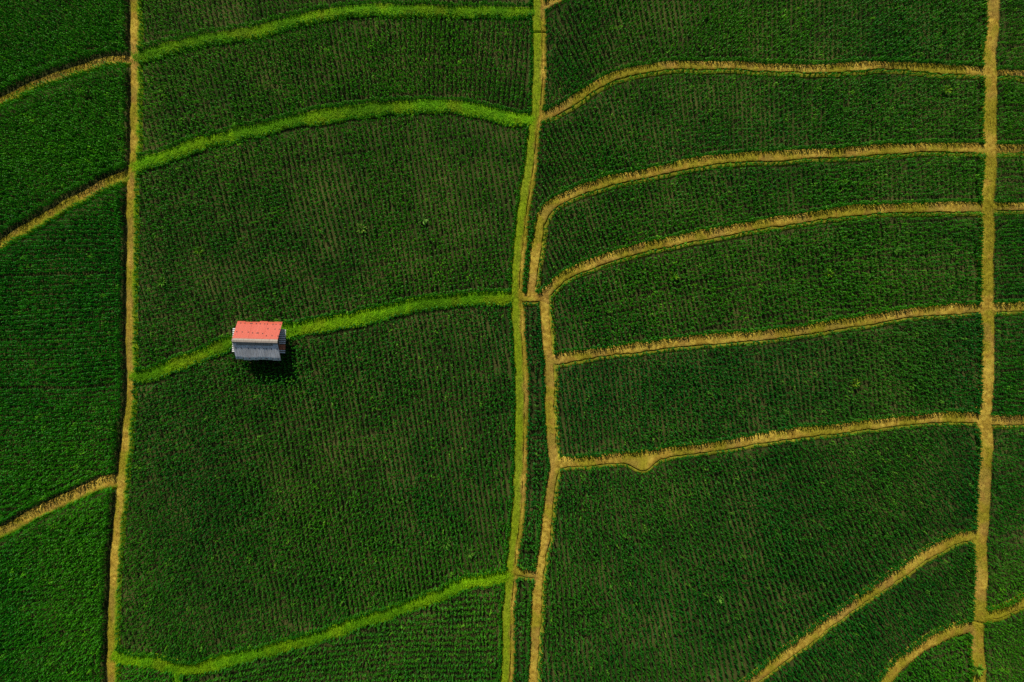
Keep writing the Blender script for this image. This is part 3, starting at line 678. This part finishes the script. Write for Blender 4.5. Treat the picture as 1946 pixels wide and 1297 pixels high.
def build_hut():
    HL, RUN, RISE, RZ = 2.45, 2.1, 1.5, 3.7
    hut = empty('field_hut', (HUT[0], HUT[1], 0), math.radians(-1.6))
    tag(hut, 'small field hut with a red and grey iron roof among the maize', 'hut')
    # red slope (north) and grey slope (south)
    for nm, mat, side, pan, sd, RISE in (('red_roof', M_RED, 1, 6, 1, 1.5), ('grey_roof', M_ZINC, -1, 6, 2, 1.36)):
        mb = MB(); sheet(mb, HL, RUN, RISE, side, pan, 0.098, 0.013, seed=sd)
        o = mb.build(nm, mat, hut, smooth=True); o.location = (0, 0, RZ)
        sol = o.modifiers.new('thick', 'SOLIDIFY'); sol.thickness = 0.004; sol.offset = -1
        o['label'] = 'salmon red corrugated roof slope' if side > 0 else 'weathered grey corrugated roof slope'
        nb = MB()
        if side > 0:
            xs1 = [(465, .1), (530, .1), (612, .11), (633, .11), (700, .11), (760, .11), (828, .11), (868, .11), (952, .11), (998, .12), (1060, .11), (873, .36), (980, .37), (1045, .37),
                   (403, .56), (485, .57), (575, .57), (640, .6), (707, .6), (725, .6), (793, .62), (845, .73), (932, .72), (1020, .73)]
            pts = []
            for xx, t in xs1:
                left = 425 - t * 90                        # slanting left verge in the picture
                pts.append((-HL + (xx - left) / 670 * 2 * HL, 1.0 - t))
        else:
            pts = [(-HL + (xx - 350) / 690 * 2 * HL, .40) for xx in (385, 470, 570, 675, 735, 812, 850, 930, 1015)]
            pts += [(-HL + (xx - 390) / 700 * 2 * HL, .93) for xx in (415, 505, 600, 700, 782, 860, 880, 965, 1050)]
        nails(nb, pts, side, RUN, RISE)
        k = nb.build('nail_caps', M_NAIL, o); k['kind'] = 'stuff'
    # ridge cap: two folded strips, the south one shorter and lapped
    cap = MB(); r = np.random.default_rng(5)
    xs = np.linspace(-HL - 0.02, HL + 0.03, 30)
    prof = [(0.20, -0.125), (0.02, 0.008), (-0.18, 0.0), (-0.25, -0.06), (-0.34, -0.19)]
    jig = 0.012 * (vnoise(xs, xs * 0, 0.6, 31) - 0.5)
    v = np.array([[(x, y + j, z + 0.035 + j) for (y, z) in prof] for x, j in zip(xs, jig)]).reshape(-1, 3)
    idx = np.arange(len(xs) * 5).reshape(len(xs), 5)
    q = np.stack([idx[:-1, :-1], idx[:-1, 1:], idx[1:, 1:], idx[1:, :-1]], -1).reshape(-1, 4)[:, ::-1]
    cap.add(v, q)
    xs2 = np.linspace(-HL + 0.35, HL - 0.55, 20)
    v = np.array([[(x, y, z + 0.028) for (y, z) in ((-0.31, -0.14), (-0.52 + 0.02 * math.sin(x * 5), -0.29))] for x in xs2]).reshape(-1, 3)
    idx = np.arange(40).reshape(20, 2)
    cap.add(v, np.stack([idx[:-1, 0], idx[:-1, 1], idx[1:, 1], idx[1:, 0]], -1)[:, ::-1])
    c = cap.build('ridge_cap', M_CAP, hut); c.location = (0, 0, RZ)
    sol = c.modifiers.new('thick', 'SOLIDIFY'); sol.thickness = 0.006; sol.offset = 1
    # rafters and purlins under the sheets
    RISE = 1.5
    fr = MB()
    for side, RISE in ((1, 1.5), (-1, 1.36)):
        sl_ = math.atan2(RISE, RUN); ln = math.hypot(RUN, RISE)
        R = np.array([[1, 0, 0], [0, math.cos(sl_), math.sin(sl_) * side], [0, -math.sin(sl_) * side, math.cos(sl_)]])
        for x in (-2.0, -0.7, 0.7, 2.0):
            fr.box((x, side * RUN * 0.49, RZ - RISE * 0.49 - 0.15), (0.07, ln * 0.95, 0.10), R)
        for t in (0.12, 0.5, 0.88):
            fr.box((0, side * RUN * t, RZ - RISE * t - 0.055), (2 * HL - 0.1, 0.06, 0.05), R)
    fr.build('roof_frame', M_WOOD, hut)
    # posts, plank walls, raised floor
    for x in (-2.0, 0.0, 2.0):
        for y in (-1.3, 1.3):
            mb = MB(); mb.box((x, y, 1.28), (0.13, 0.13, 2.62)); mb.build('post', M_WOOD, hut)
    for nm, cx, cy, sx, sy in (('wall', 0, 1.3, 3.87, 0.05), ('wall', -2.0, 0, 0.05, 2.47), ('wall', 2.0, 0, 0.05, 2.47)):
        mb = MB(); horiz = sx > sy; L = max(sx, sy); nb_ = int(L / 0.19)
        for i in range(nb_):
            o_ = -L / 2 + (i + 0.5) * L / nb_
            zt = 2.35 + 0.04 * math.sin(i * 2.1)
            if horiz: mb.box((cx + o_, cy, (0.5 + zt) / 2), (L / nb_ - 0.012, 0.03, zt - 0.5))
            else: mb.box((cx, cy + o_, (0.5 + zt) / 2), (0.03, L / nb_ - 0.012, zt - 0.5))
        mb.build(nm, M_WOOD, hut)
    mb = MB(); mb.box((0, 0, 0.47), (4.2, 2.8, 0.06)); mb.build('floor', M_WOOD, hut)
    # slatted awnings at both gable ends, ribs running outward
    for side, reach in ((1, 2.72), (-1, 3.25)):
        mb = MB(); x0 = 2.04; L = reach - x0; dz = 0.22 * L
        a = math.atan2(dz, L) * side
        R = np.array([[math.cos(a), 0, math.sin(a)], [0, 1, 0], [-math.sin(a), 0, math.cos(a)]])
        for i in range(13):
            y = 1.25 - i * 0.208
            mb.box((side * (x0 + L / 2), y, 1.92 - dz / 2 + 0.01 * math.sin(i * 1.7)), (math.hypot(L, dz), 0.115, 0.022), R)
        aw = mb.build('slatted_awning', M_WHITE, hut)
        for xx in (0.12, L - 0.08):
            rb = MB(); rb.box((side * (x0 + xx), 0, 1.92 - xx * 0.22 - 0.045), (0.06, 2.6, 0.05))
            rb.build('batten', M_WOOD, aw)
        if side > 0:
            rs = MB(); ys = np.linspace(-0.36, -0.94, 26)
            v = np.array([[(x0, y, 1.97 + 0.015 * math.sin(y * 60)), (reach + 0.02, y, 1.97 - dz + 0.015 * math.sin(y * 60))] for y in ys]).reshape(-1, 3)
            idx = np.arange(52).reshape(26, 2)
            rs.add(v, np.stack([idx[:-1, 0], idx[1:, 0], idx[1:, 1], idx[:-1, 1]], -1))
            k = rs.build('rusty_sheet', M_RUST, aw); so_ = k.modifiers.new('thick', 'SOLIDIFY'); so_.thickness = 0.005
build_hut()

# ------------------------------------------------------------------ young palm on the wide path, tall weeds among the maize
def frond_plant(name, px, py, nfr, length, wd, height, colr, label, cat, group=None, trunk=0.0, seed=0, part='fronds'):
    x, y = W(px, py); r = np.random.default_rng(seed)
    root = empty(name, (x, y, 0.3 if trunk else 0.0)); tag(root, label, cat, group)
    vs_, cs_, qs, ts = [], [], [], []
    for k in range(nfr):
        a = k * 2.399 + r.normal(0, 0.2); ln = length * r.uniform(0.7, 1.1); f = k / nfr
        up = height * (0.5 + 0.5 * f); dr = ln * r.uniform(0.15, 0.5) * (1 - 0.6 * f)
        dx, dy = math.cos(a), math.sin(a); sx, sy = -dy, dx; b = len(vs_)
        cc = np.array(colr) * r.uniform(0.7, 1.35)
        for t, ww in ((0.02, 0.35), (0.3, 1.0), (0.55, 0.95), (0.8, 0.6)):
            z = trunk + up * math.sin(min(t * 1.9, 1.57)) - dr * max(0, t - 0.4) ** 1.5 * 2
            hw = wd * ww / 2
            vs_ += [(dx * ln * t + sx * hw, dy * ln * t + sy * hw, z - hw * 0.5), (dx * ln * t - sx * hw, dy * ln * t - sy * hw, z + hw * 0.3)]; cs_ += [cc] * 2
        vs_.append((dx * ln, dy * ln, trunk + up * 0.9 - dr)); cs_.append(cc)
        for q in range(3): qs.append((b + 2 * q, b + 2 * q + 1, b + 2 * q + 3, b + 2 * q + 2))
        ts.append((b + 6, b + 7, b + 8))
    mesh_obj(part, vs_, [np.array(qs), np.array(ts)], M_GRASS, np.array(cs_), root)
    mb = MB(); hgt = max(trunk, height * 0.6); a = np.linspace(0, 2 * math.pi, 9)[:-1]
    rr = 0.09 if trunk else 0.025
    lo = [(math.cos(k) * rr * 1.2, math.sin(k) * rr * 1.2, -0.05) for k in a]; hi = [(math.cos(k) * rr * 0.7, math.sin(k) * rr * 0.7, hgt) for k in a]
    mb.add(np.array(lo + hi + [(0, 0, hgt + 0.02)]), [(k, (k + 1) % 8, 8 + (k + 1) % 8, 8 + k) for k in range(8)], [(8 + k, 8 + (k + 1) % 8, 16) for k in range(8)])
    mb.build('trunk' if trunk else 'stem', M_WOOD, root)

frond_plant('young_palm', 1848, 1266, 26, 0.85, 0.13, 0.8, (0.16, 0.36, 0.02), 'young spiky palm standing on the wide straw path near the bottom edge', 'palm', trunk=0.35, seed=11)
WEEDS = [
 (848, 1032, 1.25, (.10, .25, .06), 'pale spiky weed low in the large dark plot, near the middle path'),
 (893, 1050, 1.0, (.09, .22, .05), 'leafy weed just below a pale spiky one in the large dark plot'),
 (1279, 527, 1.0, (.12, .28, .02), 'bright weed clump below the curve of path under the tight bend'),
 (1697, 476, 1.1, (.10, .30, .06), 'bright weed clump in the right dark plot near the wide path'),
 (1571, 520, 0.9, (.13, .26, .02), 'yellowish weed clump in the dark plot above the nearly straight path'),
 (1793, 174, 1.0, (.14, .28, .02), 'light weed clump under the top right tan path, near the wide path'),
 (313, 173, 0.9, (.08, .22, .03), 'light weed by the long left footpath, between the two upper banks'),
 (312, 537, 1.0, (.09, .26, .04), 'light weed west of the hut, near the long left footpath'),
 (382, 478, 0.9, (.10, .26, .02), 'light weed north west of the hut'),
 (689, 437, 1.1, (.16, .30, .08), 'pale weed north east of the hut, in the thin maize'),
 (804, 420, 1.1, (.12, .26, .10), 'greyish weed in thin maize, toward the middle path'),
 (1621, 729, 0.9, (.16, .28, .03), 'bright weed clump in the dark plot above the bulging path'),
 (1363, 1137, 0.9, (.12, .28, .08), 'pale weed low in the largest lower right plot'),
]
for i, (px, py, sz, c, label) in enumerate(WEEDS):
    frond_plant('tall_weed', px, py, 15, 0.7 * sz, 0.085, 1.0, (1.5 * c[0], 1.4 * c[1], 0.6 * c[2]), label, 'weed', 'tall weeds among the maize', seed=60 + i, part='leaves')
